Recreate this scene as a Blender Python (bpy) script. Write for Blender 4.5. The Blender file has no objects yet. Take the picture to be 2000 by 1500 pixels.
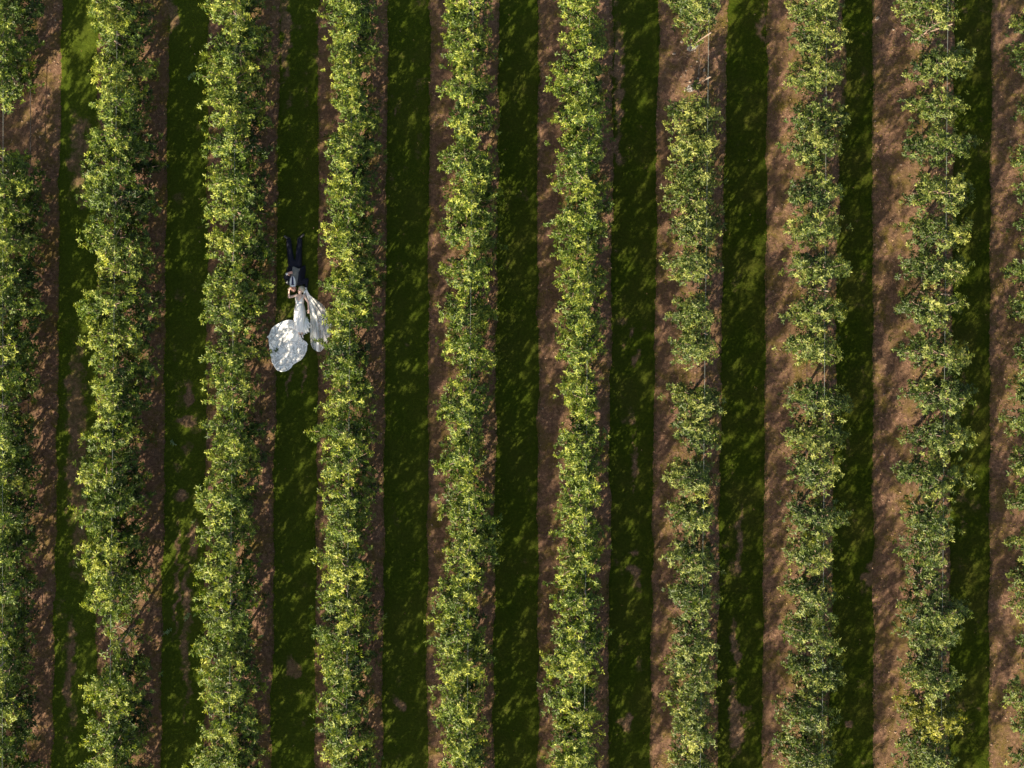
import bpy, bmesh, math
import numpy as np
from mathutils import Vector, Matrix, geometry

# ------------------------------------------------------------------ camera, light, exposure
SC = bpy.context.scene
COL = SC.collection
H = 50.0            # drone height over the orchard floor
S = 62.0            # photograph pixels per metre on the ground
NX, NY = 890.0, 450.0   # point of the photograph straight below the drone

cam = bpy.data.cameras.new('camera'); co = bpy.data.objects.new('camera', cam); COL.objects.link(co)
cam.sensor_width = 36; cam.lens = 36 * H * S / 2000
cam.shift_x = (1000 - NX) / 2000; cam.shift_y = -(750 - NY) / 2000
cam.clip_end = 1000; co.location = (0, 0, H); SC.camera = co

ELEV = math.radians(30); SX, SY = -0.545, -0.838      # the sun stands low to the lower left
w = bpy.data.worlds.new('World'); SC.world = w; w.use_nodes = True
nt = w.node_tree; nt.nodes.clear()
sk = nt.nodes.new('ShaderNodeTexSky'); sk.sky_type = 'NISHITA'; sk.sun_disc = False
sk.sun_elevation = ELEV; sk.sun_rotation = math.radians(213)
bg = nt.nodes.new('ShaderNodeBackground'); bg.inputs[1].default_value = 0.11
ow = nt.nodes.new('ShaderNodeOutputWorld')
wb = nt.nodes.new('ShaderNodeMix'); wb.data_type = 'RGBA'; wb.blend_type = 'MULTIPLY'; wb.inputs[0].default_value = 1
wb.inputs[7].default_value = (1.2, 1.0, .76, 1)        # the camera's daylight white balance
nt.links.new(sk.outputs[0], wb.inputs[6]); nt.links.new(wb.outputs[2], bg.inputs[0]); nt.links.new(bg.outputs[0], ow.inputs[0])
sun = bpy.data.lights.new('sun', 'SUN'); sun.energy = 5.0; sun.angle = math.radians(0.9); sun.color = (1, .86, .62)
so = bpy.data.objects.new('sun', sun); COL.objects.link(so)
d = Vector((SX * math.cos(ELEV), SY * math.cos(ELEV), math.sin(ELEV)))
so.rotation_euler = d.to_track_quat('Z', 'Y').to_euler(); so.location = (-30, -40, 40)
SC.view_settings.view_transform = 'Standard'; SC.view_settings.look = 'None'
SC.view_settings.exposure = 2.0; SC.view_settings.gamma = 1
SC.cycles.max_bounces = 6; SC.cycles.transparent_max_bounces = 12

rng = np.random.default_rng(7)

# ------------------------------------------------------------------ helpers
def W(px, py, z=0.0):
    """ground-plan point under a photograph pixel, for something z metres up"""
    k = (H - z) / H
    return Vector(((px - NX) / S * k, (NY - py) / S * k, z))

def link(name, me, mat=None, parent=None):
    o = bpy.data.objects.new(name, me); COL.objects.link(o)
    if mat:
        me.materials.clear(); me.materials.append(mat)
    if parent: o.parent = parent
    return o

def tag(o, label=None, cat=None, group=None, kind=None):
    if label: o['label'] = label
    if cat: o['category'] = cat
    if group: o['group'] = group
    if kind: o['kind'] = kind
    return o

def empty(name, loc, label, cat, group=None):
    o = bpy.data.objects.new(name, None); COL.objects.link(o); o.location = loc
    o.empty_display_size = .1
    return tag(o, label, cat, group)

def np_mesh(name, V, F, smooth=False):
    """V (n,3) F (m,k) with a constant k"""
    me = bpy.data.meshes.new(name)
    V = np.ascontiguousarray(V, dtype=np.float32); F = np.ascontiguousarray(F, dtype=np.int32)
    k = F.shape[1]
    me.vertices.add(len(V)); me.vertices.foreach_set('co', V.ravel())
    me.loops.add(F.size); me.loops.foreach_set('vertex_index', F.ravel())
    me.polygons.add(len(F)); me.polygons.foreach_set('loop_start', np.arange(0, F.size, k, dtype=np.int32))
    if smooth: me.polygons.foreach_set('use_smooth', np.ones(len(F), dtype=bool))
    me.update(calc_edges=True)
    return me

def attr(me, name, vals):
    a = me.attributes.new(name, 'FLOAT', 'POINT'); a.data.foreach_set('value', np.asarray(vals, dtype=np.float32))

class Tubes:
    """collects tapered tubes in one quad mesh"""
    def __init__(s): s.V = []; s.F = []; s.n = 0
    def tube(s, pts, rad, k=6):
        pts = np.asarray(pts, float); m = len(pts)
        rad = np.broadcast_to(np.asarray(rad, float), (m,))
        t = np.gradient(pts, axis=0); t /= np.linalg.norm(t, axis=1)[:, None] + 1e-9
        ref = np.array([0, 0, 1.]) if abs(t[0][2]) < .8 else np.array([1., 0, 0])
        a = np.cross(t, ref); a /= np.linalg.norm(a, axis=1)[:, None] + 1e-9
        b = np.cross(t, a)
        th = np.arange(k) * 2 * math.pi / k
        ring = pts[:, None] + rad[:, None, None] * (np.cos(th)[None, :, None] * a[:, None] + np.sin(th)[None, :, None] * b[:, None])
        s.V.append(ring.reshape(-1, 3))
        i = np.arange(m - 1)[:, None] * k + np.arange(k)[None]
        j = np.arange(m - 1)[:, None] * k + (np.arange(k)[None] + 1) % k
        s.F.append(np.stack([i, i + k, j + k, j], -1).reshape(-1, 4)[:, ::-1] + s.n)
        s.n += m * k
        # end cap as a fan of quads (degenerate-free for even k)
        base = s.n - k
        if k >= 4:
            for q in range(0, k - 2, 2):
                s.F.append(np.array([[base, base + q + 1, base + q + 2, base + (q + 3) % k]]))
    def build(s, name, mat, parent=None, smooth=True):
        return link(name, np_mesh(name, np.concatenate(s.V), np.concatenate(s.F), smooth), mat, parent)

# ------------------------------------------------------------------ materials
def mat(name, col, rough=.8, spec=.3):
    m = bpy.data.materials.new(name); m.use_nodes = True
    b = m.node_tree.nodes['Principled BSDF']
    b.inputs['Base Color'].default_value = (*col, 1); b.inputs['Roughness'].default_value = rough
    b.inputs['Specular IOR Level'].default_value = spec
    return m, m.node_tree, b

def N(t, kind, **kw):
    n = t.nodes.new(kind)
    for k, v in kw.items():
        if k.startswith('i_'): n.inputs[k[2:]].default_value = v
        else: setattr(n, k, v)
    return n

def noise(t, scale, detail=4, rough=.6, vec=None, dist=0):
    n = N(t, 'ShaderNodeTexNoise'); n.inputs['Scale'].default_value = scale
    n.inputs['Detail'].default_value = detail; n.inputs['Roughness'].default_value = rough
    n.inputs['Distortion'].default_value = dist
    if vec: t.links.new(vec, n.inputs['Vector'])
    return n.outputs['Fac']

def ramp(t, src, stops):
    r = N(t, 'ShaderNodeValToRGB'); t.links.new(src, r.inputs[0])
    e = r.color_ramp.elements
    while len(e) < len(stops): e.new(.5)
    for el, (p, c) in zip(e, stops):
        el.position = p; el.color = (*c, 1) if len(c) == 3 else c
    return r.outputs[0]

def mix(t, f, a, b, mode='MIX'):
    n = N(t, 'ShaderNodeMix', data_type='RGBA', blend_type=mode)
    for s, v in ((0, f), (6, a), (7, b)):
        if hasattr(v, 'is_linked') or hasattr(v, 'links'): t.links.new(v, n.inputs[s])
        elif s == 0: n.inputs[0].default_value = v
        else: n.inputs[s].default_value = (*v, 1)
    return n.outputs[2]

def bump(t, b, src, strength, dist):
    n = N(t, 'ShaderNodeBump'); n.inputs['Strength'].default_value = strength; n.inputs['Distance'].default_value = dist
    t.links.new(src, n.inputs['Height']); t.links.new(n.outputs[0], b.inputs['Normal'])

def objvec(t, scale=(1, 1, 1)):
    g = N(t, 'ShaderNodeNewGeometry')
    m = N(t, 'ShaderNodeMapping'); m.inputs['Scale'].default_value = scale
    t.links.new(g.outputs['Position'], m.inputs['Vector'])
    return m.outputs[0]

def dirt_colour(t, v):
    big = noise(t, .9, 5, .6, v); mid = noise(t, 9, 6, .7, v); fine = noise(t, 55, 4, .8, v)
    c = ramp(t, mid, [(.25, (.060, .034, .025)), (.5, (.145, .086, .060)), (.75, (.34, .21, .14))])
    c2 = ramp(t, fine, [(.3, (.30, .30, .30)), (.5, (.85, .85, .85)), (.72, (2.1, 2.05, 2.0))])
    c = mix(t, 1, c, c2, 'MULTIPLY')
    c = mix(t, ramp(t, big, [(.42, (0, 0, 0)), (.7, (.7, .7, .7))]), c, (.085, .055, .028))
    return c, mid, fine

def make_dirt():
    m, t, b = mat('orchard_soil', (.2, .13, .09), .95, .04)
    v = objvec(t)
    c, mid, fine = dirt_colour(t, v)
    # thin moss and weeds growing on the bare strip
    ms = ramp(t, noise(t, 1.6, 7, .72, v, .6), [(.47, (0, 0, 0)), (.64, (.75, .75, .75))])
    gm = ramp(t, noise(t, 38, 3, .7, v), [(.3, (.030, .030, .005)), (.7, (.15, .115, .022))])
    c = mix(t, ms, c, gm)
    t.links.new(c, b.inputs['Base Color'])
    h = N(t, 'ShaderNodeMath', operation='ADD'); t.links.new(mid, h.inputs[0]); t.links.new(fine, h.inputs[1])
    bump(t, b, h.outputs[0], .9, .05)
    return m

def make_lane():
    m, t, b = mat('mown_grass_floor', (.04, .06, .01), .95, .02)
    v = objvec(t)
    c, mid, fine = dirt_colour(t, v)
    g = ramp(t, noise(t, 14, 6, .75, v), [(.3, (.010, .017, .002)), (.55, (.024, .035, .003)), (.75, (.054, .062, .006))])
    g = mix(t, ramp(t, noise(t, .7, 4, .6, v), [(.4, (0, 0, 0)), (.72, (.5, .5, .5))]), g, (.042, .036, .010))
    sx = N(t, 'ShaderNodeSeparateXYZ'); t.links.new(v, sx.inputs[0])      # brighter light on the left lanes, painted into the turf colour
    dry = N(t, 'ShaderNodeMapRange'); t.links.new(sx.outputs[0], dry.inputs[0])  # mix factor for that painted light, rising leftwards; the turf is no drier
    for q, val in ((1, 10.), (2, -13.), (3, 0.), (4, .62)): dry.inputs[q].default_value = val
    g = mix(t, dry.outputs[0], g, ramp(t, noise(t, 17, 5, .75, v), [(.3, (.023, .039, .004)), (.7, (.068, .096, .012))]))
    a = N(t, 'ShaderNodeAttribute', attribute_name='bare')
    s = N(t, 'ShaderNodeMath', operation='ADD'); t.links.new(a.outputs['Fac'], s.inputs[0])
    sub = N(t, 'ShaderNodeMath', operation='MULTIPLY_ADD'); t.links.new(noise(t, 12, 6, .75, v), sub.inputs[0])
    sub.inputs[1].default_value = 1.3; sub.inputs[2].default_value = -.65
    t.links.new(sub.outputs[0], s.inputs[1])
    f = ramp(t, s.outputs[0], [(.28, (0, 0, 0)), (.75, (.8, .8, .8))])
    t.links.new(mix(t, f, g, c), b.inputs['Base Color'])
    bump(t, b, mid, .8, .05)
    return m

def leafy(name, dark, mid_, light, rough=.45, trans=.28, spec=.26):
    m, t, b = mat(name, mid_, rough, spec)
    a = N(t, 'ShaderNodeAttribute', attribute_name='tone')
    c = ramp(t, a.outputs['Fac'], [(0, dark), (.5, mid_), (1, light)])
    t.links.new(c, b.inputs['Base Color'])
    tr = N(t, 'ShaderNodeBsdfTranslucent')
    c2 = mix(t, 1, c, (1.5, 1.5, .3), 'MULTIPLY'); t.links.new(c2, tr.inputs['Color'])
    mx = N(t, 'ShaderNodeMixShader'); mx.inputs[0].default_value = trans
    t.links.new(b.outputs[0], mx.inputs[1]); t.links.new(tr.outputs[0], mx.inputs[2])
    t.links.new(mx.outputs[0], t.nodes['Material Output'].inputs[0])
    return m

M = {}
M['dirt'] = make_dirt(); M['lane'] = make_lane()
M['leaf_a'] = leafy('leaf_yellow_green', (.008, .022, .003), (.062, .100, .010), (.285, .30, .048))
M['leaf_b'] = leafy('leaf_deep_green', (.008, .020, .004), (.052, .080, .013), (.235, .245, .058))
M['leaf_y'] = leafy('leaf_yellowing', (.016, .03, .004), (.085, .10, .010), (.28, .255, .035))
M['grass'] = leafy('grass_blade', (.009, .026, .001), (.031, .064, .002), (.15, .185, .005), .8, .3, .03)
M['weed'] = leafy('weed_leaf', (.026, .034, .004), (.080, .078, .012), (.22, .165, .04), .8, .25, .05)
M['sprig'] = leafy('sprig_leaf', (.10, .17, .09), (.17, .27, .15), (.3, .4, .25), .5, .2)

def make_bark():
    m, t, b = mat('bark', (.2, .14, .11), .85)
    f = noise(t, 30, 5, .7, objvec(t, (1, 1, .3)))
    t.links.new(ramp(t, f, [(.3, (.09, .06, .048)), (.6, (.22, .155, .125)), (.8, (.36, .28, .24))]), b.inputs['Base Color'])
    bump(t, b, f, .6, .01)
    return m
M['bark'] = make_bark()
def speck(name, c1, c2, scale, rough, bs=.2, bd=.004, spec=.3, vs=(1, 1, 1)):
    m, t, b = mat(name, c1, rough, spec)
    f = noise(t, scale, 4, .7, objvec(t, vs))
    t.links.new(ramp(t, f, [(.35, c1), (.65, c2)]), b.inputs['Base Color'])
    bump(t, b, f, bs, bd)
    return m
M['post'] = speck('weathered_post', (.085, .06, .045), (.19, .14, .11), 25, .8)
M['wire'] = speck('galvanised_wire', (.10, .12, .11), (.18, .20, .19), 20, .4)
M['hose'] = speck('black_hose', (.02, .02, .022), (.05, .045, .04), 20, .6)
M['stone'] = speck('pale_stone', (.12, .09, .07), (.30, .24, .19), 22, .85, .6, .01)
M['clod'] = speck('soil_clod', (.07, .048, .035), (.26, .18, .13), 14, .95, .5, .01)
M['skin'] = speck('skin', (.76, .52, .42), (.84, .60, .50), 18, .55)
M['skin_red'] = speck('ruddy_skin', (.62, .32, .25), (.72, .41, .33), 18, .5)
M['navy'] = speck('navy_wool', (.004, .005, .013), (.009, .011, .026), 90, .85)
M['tie'] = speck('navy_satin', (.012, .012, .06), (.02, .02, .09), 60, .4)
M['grey'] = speck('grey_tweed', (.07, .075, .08), (.19, .20, .20), 75, .9)
M['shirt'] = speck('white_cotton', (.72, .74, .78), (.82, .83, .86), 30, .8)
M['shoe'] = speck('black_leather', (.012, .012, .014), (.03, .03, .034), 40, .28, spec=.6)
M['hair_dark'] = speck('dark_hair', (.02, .014, .01), (.06, .04, .03), 60, .6, vs=(1, .15, 1))
M['hair_blond'] = speck('ash_blond_hair', (.40, .34, .24), (.74, .68, .54), 45, .5, .6, .01, vs=(.3, 1, 1))
M['satin'] = speck('white_crepe', (.86, .87, .89), (.92, .92, .93), 26, .6, .5, .008)
M['lip'] = speck('lips', (.42, .10, .10), (.46, .13, .12), 20, .5)
M['eye'] = speck('eye', (.03, .02, .02), (.06, .04, .03), 20, .3)
M['rose'] = speck('cream_petals', (.75, .72, .60), (.85, .83, .75), 50, .6)
M['sprout'] = M['sprig']

def make_lace():
    m, t, b = mat('lace_tulle', (.92, .92, .93), .8)
    v = objvec(t)
    # swirling appliqué of thick lace over fine grey tulle
    big = noise(t, 3.4, 1.2, .5, v, .9); sm = noise(t, 42, 3, .7, v, .5)
    ad = N(t, 'ShaderNodeMath', operation='MULTIPLY_ADD'); t.links.new(sm, ad.inputs[0]); ad.inputs[1].default_value = .10
    t.links.new(big, ad.inputs[2])
    f = ramp(t, ad.outputs[0], [(p, (q, q, q)) for p, q in ((0, .95), (.44, .97), (.47, .46), (.525, .46), (.54, .98), (.575, .98), (.59, .46), (.64, .46), (.66, .95))])
    t.links.new(f, b.inputs['Alpha'])
    bump(t, b, ad.outputs[0], .6, .02)
    return m
M['lace'] = make_lace()
def make_veil():
    m, t, b = mat('sheer_tulle', (.9, .91, .92), .6)
    v = objvec(t, (1, .12, 1))
    f = ramp(t, noise(t, 8, 2, .5, v, .3), [(.38, (.16, .16, .16)), (.56, (.34, .34, .34)), (.68, (.85, .85, .85))])
    t.links.new(f, b.inputs['Alpha'])
    return m
M['veil'] = make_veil()
def make_film():
    m, t, b = mat('crumpled_clear_film', (.26, .28, .29), .4, .5)
    t.links.new(ramp(t, noise(t, 30, 4, .6, objvec(t)), [(.4, (.12, .12, .12)), (.65, (.7, .7, .7))]), b.inputs['Alpha'])
    return m
M['film'] = make_film()

# ------------------------------------------------------------------ the plan of the orchard, as read from the photograph
# grass lanes: left edge at top / bottom of the photograph, right edge at top / bottom
LANES = [(-94, -112, -30, -34), (121, 102, 190, 188), (329, 314, 407, 398), (546, 529, 623, 615), (757, 747, 840, 833),
         (975, 963, 1050, 1050), (1198, 1188, 1286, 1270), (1420, 1399, 1500, 1489), (1646, 1618, 1703, 1706),
         (1864, 1852, 1936, 1931), (2072, 2066, 2155, 2150)]
def lerp(a, b, t): return a + (b - a) * t

me = np_mesh('ground', np.array([[-300, -300, 0], [300, -300, 0], [300, 300, 0], [-300, 300, 0.]]), np.array([[0, 1, 2, 3]]))
tag(link('ground', me, M['dirt']), kind='structure')

# smooth value noise used for edges, bare patches and blade density
_g = rng.random((256, 256))
def vnoise(x, y, s):
    x = np.asarray(x) * s + 57.3; y = np.asarray(y) * s + 91.7
    i = np.floor(x).astype(int); j = np.floor(y).astype(int); fx = x - i; fy = y - j
    fx = fx * fx * (3 - 2 * fx); fy = fy * fy * (3 - 2 * fy)
    g = lambda a, b: _g[a % 256, b % 256]
    return (g(i, j) * (1 - fx) + g(i + 1, j) * fx) * (1 - fy) + (g(i, j + 1) * (1 - fx) + g(i + 1, j + 1) * fx) * fy

# worn patches (px, py, half width, half height) seen in the lanes
BARE = [(152, 770, 17, 100), (152, 960, 18, 130), (150, 1080, 12, 60), (155, 310, 20, 75), (365, 770, 7, 26), (366, 822, 13, 11),
        (364, 870, 10, 12), (350, 912, 9, 11), (362, 965, 18, 14), (571, 1300, 12, 16), (584, 1308, 8, 12), (783, 1375, 8, 16),
        (1237, 1075, 8, 10), (1222, 1405, 13, 18), (1238, 1120, 10, 14), (1437, 1400, 10, 70), (1445, 1060, 7, 70), (1436, 1260, 5, 50),
        (1238, 655, 5, 10), (1240, 700, 5, 16), (1205, 120, 9, 90), (1208, 190, 7, 40), (1487, 40, 7, 45), (335, 40, 10, 40),
        (556, 70, 8, 90), (565, 735, 4, 30), (590, 745, 4, 30), (1655, 1420, 8, 10), (1697, 1125, 7, 18), (345, 1140, 4, 120), (378, 1060, 8, 40),
        (138, 1330, 10, 120), (365, 1250, 8, 160), (1240, 900, 5, 60), (770, 210, 4, 10), (626, 60, 7, 60), (1640, 120, 10, 140), (1205, 250, 6, 70)]
def bareness(x, y):
    px = NX + x * S; py = NY - y * S
    b = np.zeros(np.shape(px))
    qx = px + (vnoise(x, y, 3.1) - .5) * 16 + (vnoise(x + 40, y, 8) - .5) * 11; qy = py + (vnoise(x, y + 31, 2.3) - .5) * 26
    for bx, by, hw, hh in BARE:
        d2 = ((qx - bx) / hw) ** 2 + ((qy - by) / hh) ** 2
        b = np.maximum(b, np.clip(1.15 - d2 * .62, 0, 1))
    n = vnoise(x, y, 1.3) * .5 + vnoise(x, y, 4.1) * .5
    fine = vnoise(x, y, 11) * .5 + vnoise(x + 11, y, 23) * .5
    return np.clip(b * (.15 + .9 * n + .25 * fine) + np.clip(n - .62, 0, 1) * 1.3, 0, .85)

Y0, Y1 = -26.0, 16.0
lane_edges = []
for k, (lt, lb, rt, rb) in enumerate(LANES):
    ny = 560; nx = 22
    ys = np.linspace(Y0, Y1, ny); t = (NY - ys * S) / 1500
    e = lambda seed: (vnoise(ys + seed * 17, np.zeros(ny) + seed, 1.1) - .5) * .10 + (vnoise(ys + seed * 9, np.zeros(ny) + seed, 5.0) - .5) * .05 + rng.normal(0, .012, ny)
    lx = (lerp(lt, lb, t) - NX) / S + e(k * 2 + 1); rx = (lerp(rt, rb, t) - NX) / S + e(k * 2 + 2)
    u = np.linspace(0, 1, nx)
    X = lx[:, None] * (1 - u) + rx[:, None] * u; Y = np.repeat(ys[:, None], nx, 1)
    Z = .004 + .012 * np.minimum(1, np.minimum(u, 1 - u) * 8)[None, :] * np.ones((ny, 1)) + .012 * vnoise(X, Y, 2.5) * (np.minimum(u, 1 - u) > 0)
    V = np.stack([X, Y, Z], -1).reshape(-1, 3)
    i = (np.arange(ny - 1)[:, None] * nx + np.arange(nx - 1)[None]).ravel()
    F = np.stack([i, i + 1, i + nx + 1, i + nx], -1)
    me = np_mesh('grass_path', V, F, True); uu = np.tile(u, ny); attr(me, 'bare', np.clip(bareness(V[:, 0], V[:, 1]) + .22 * (np.exp(-((uu - .27) / .08) ** 2) + np.exp(-((uu - .72) / .08) ** 2)) * vnoise(V[:, 0] * 0 + k * 3, V[:, 1], .35), 0, .9))
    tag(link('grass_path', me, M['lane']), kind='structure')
    lane_edges.append((ys, lx, rx))

def blades(px, py, hgt, wid, tone, lean=.5):
    """one bent triangle pair per blade"""
    n = len(px); az = rng.random(n) * 2 * math.pi; az2 = rng.random(n) * 2 * math.pi
    ln = hgt * lean * (.3 + rng.random(n))
    B = np.stack([px, py, np.full(n, .006)], -1)
    s = np.stack([np.cos(az), np.sin(az), np.zeros(n)], -1) * wid[:, None] * .5
    tip = B + np.stack([np.cos(az2) * ln, np.sin(az2) * ln, hgt * .8], -1)
    V = np.stack([B - s, B + s, tip], 1).reshape(-1, 3)
    F = np.arange(n * 3).reshape(-1, 3)
    return V, F, np.repeat(tone, 3)

# the turf itself: blades over every lane, thin where the lane is worn
Vs, Ts = [], []
for k, (ys, lx, rx) in enumerate(lane_edges):
    n = 42000
    y = rng.uniform(-18.0, 8.5, n); u = rng.random(n) * 1.10 - .05
    l = np.interp(y, ys, lx); r = np.interp(y, ys, rx); x = l + (r - l) * u
    b = bareness(x, y); dn = vnoise(x, y, 3.3)
    keep = (rng.random(n) > b * 1.1) & (rng.random(n) < .7 + .5 * dn)
    x, y = x[keep], y[keep]
    if len(x) == 0 or x.min() > 20 or x.max() < -17: continue
    m = len(x); hgt = rng.uniform(.02, .05, m); wd = rng.uniform(.010, .022, m)
    tone = np.clip(.30 - .018 * x + .4 * vnoise(x, y, .8) + rng.normal(0, .14, m), 0, 1)  # blades lighter leftwards too: the left lanes' brighter light put into their colour
    V, F, T = blades(x, y, hgt, wd, tone, 1.1); Vs.append(V); Ts.append(T)
V = np.concatenate(Vs); me = np_mesh('grass', V, np.arange(len(V)).reshape(-1, 3)); attr(me, 'tone', np.concatenate(Ts))
tag(link('grass', me, M['grass']), 'short mown grass growing along the lanes between the tree rows', 'grass', kind='stuff')

# weeds on the bare strips
n = 190000
x = rng.uniform(-15.5, 19, n); y = rng.uniform(-18, 8.5, n)
f = .5 * vnoise(x, y, .9) + .35 * vnoise(x, y, 3.0) + .15 * vnoise(x, y, 9)
inl = np.zeros(n, bool)
for ys, lx, rx in lane_edges: inl |= (x > np.interp(y, ys, lx)) & (x < np.interp(y, ys, rx))
keep = (~inl) & (f + .006 * x + rng.normal(0, .07, n) > .55)
x, y = x[keep], y[keep]; m = len(x)
V, F, T = blades(x, y, rng.uniform(.02, .07, m), rng.uniform(.012, .03, m), rng.random(m), 1.2)
me = np_mesh('weeds', V, F); attr(me, 'tone', T)
tag(link('weeds', me, M['weed']), 'thin dry weeds and moss on the bare soil strips', 'weeds', kind='stuff')

# soil clods and grit on the strips
ico = bmesh.new(); bmesh.ops.create_icosphere(ico, subdivisions=1, radius=1)
icoV = np.array([v.co[:] for v in ico.verts]); icoF = np.array([[v.index for v in f.verts] for f in ico.faces]); ico.free()
def rocks(xs, ys, rs, flat=.6):
    n = len(xs); k = len(icoV)
    V = icoV[None] * (rs[:, None, None] * (1 + rng.uniform(-.3, .3, (n, k, 1))))
    V = V * rng.uniform(.6, 1.3, (n, 1, 3)); V[..., 2] *= flat
    a = rng.random(n) * 6.28; c, s = np.cos(a)[:, None], np.sin(a)[:, None]
    Vx = V[..., 0] * c - V[..., 1] * s; Vy = V[..., 0] * s + V[..., 1] * c
    V = np.stack([Vx + xs[:, None], Vy + ys[:, None], V[..., 2] + rs[:, None] * .25], -1)
    return V.reshape(-1, 3), (icoF[None] + (np.arange(n) * k)[:, None, None]).reshape(-1, 3)
n = 30000
x = rng.uniform(-15.5, 19, n); y = rng.uniform(-18, 8.5, n)
inl = np.zeros(n, bool)
for ys, lx, rx in lane_edges: inl |= (x > np.interp(y, ys, lx)) & (x < np.interp(y, ys, rx))
x, y = x[~inl], y[~inl]
V, F = rocks(x, y, np.clip(rng.lognormal(-4.5, .45, len(x)), .006, .035))
tag(link('soil_clods', np_mesh('soil_clods', V, F), M['clod']), 'loose crumbs of soil and grit on the bare strips', 'soil', kind='stuff')

# dead leaves and prunings on the strips
n = 16000
x = rng.uniform(-15.5, 19, n); y = rng.uniform(-18, 8.5, n)
inl = np.zeros(n, bool)
for ys, lx, rx in lane_edges: inl |= (x > np.interp(y, ys, lx)) & (x < np.interp(y, ys, rx))
keep = (~inl | (rng.random(n) < .12)) & (vnoise(x, y, 1.7) + rng.normal(0, .2, n) > .42); x, y = x[keep], y[keep]; m = len(x)
a = rng.random(m) * 6.28; ln = rng.uniform(.03, .075, m); wd = ln * rng.uniform(.25, .5, m)
dx, dy = np.cos(a), np.sin(a); zz = rng.uniform(.012, .03, m); tl = rng.uniform(-.012, .02, (m, 4))
c4 = [(-.5, 0), (0, .5), (.5, 0), (0, -.5)]
V = np.stack([np.stack([x + dx * ln * p - dy * wd * q, y + dy * ln * p + dx * wd * q, np.maximum(zz + tl[:, i], .008)], -1) for i, (p, q) in enumerate(c4)], 1).reshape(-1, 3)
me = np_mesh('fallen_leaves', V, np.arange(m * 4).reshape(-1, 4)); attr(me, 'tone', np.repeat(rng.random(m) ** 1.6, 4))
M['litter'] = leafy('dead_leaf', (.05, .03, .018), (.16, .09, .045), (.46, .32, .20), .8, .1, .05)
tag(link('fallen_leaves', me, M['litter']), 'dry brown leaves scattered over the soil strips', 'fallen leaves', kind='stuff')

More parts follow.
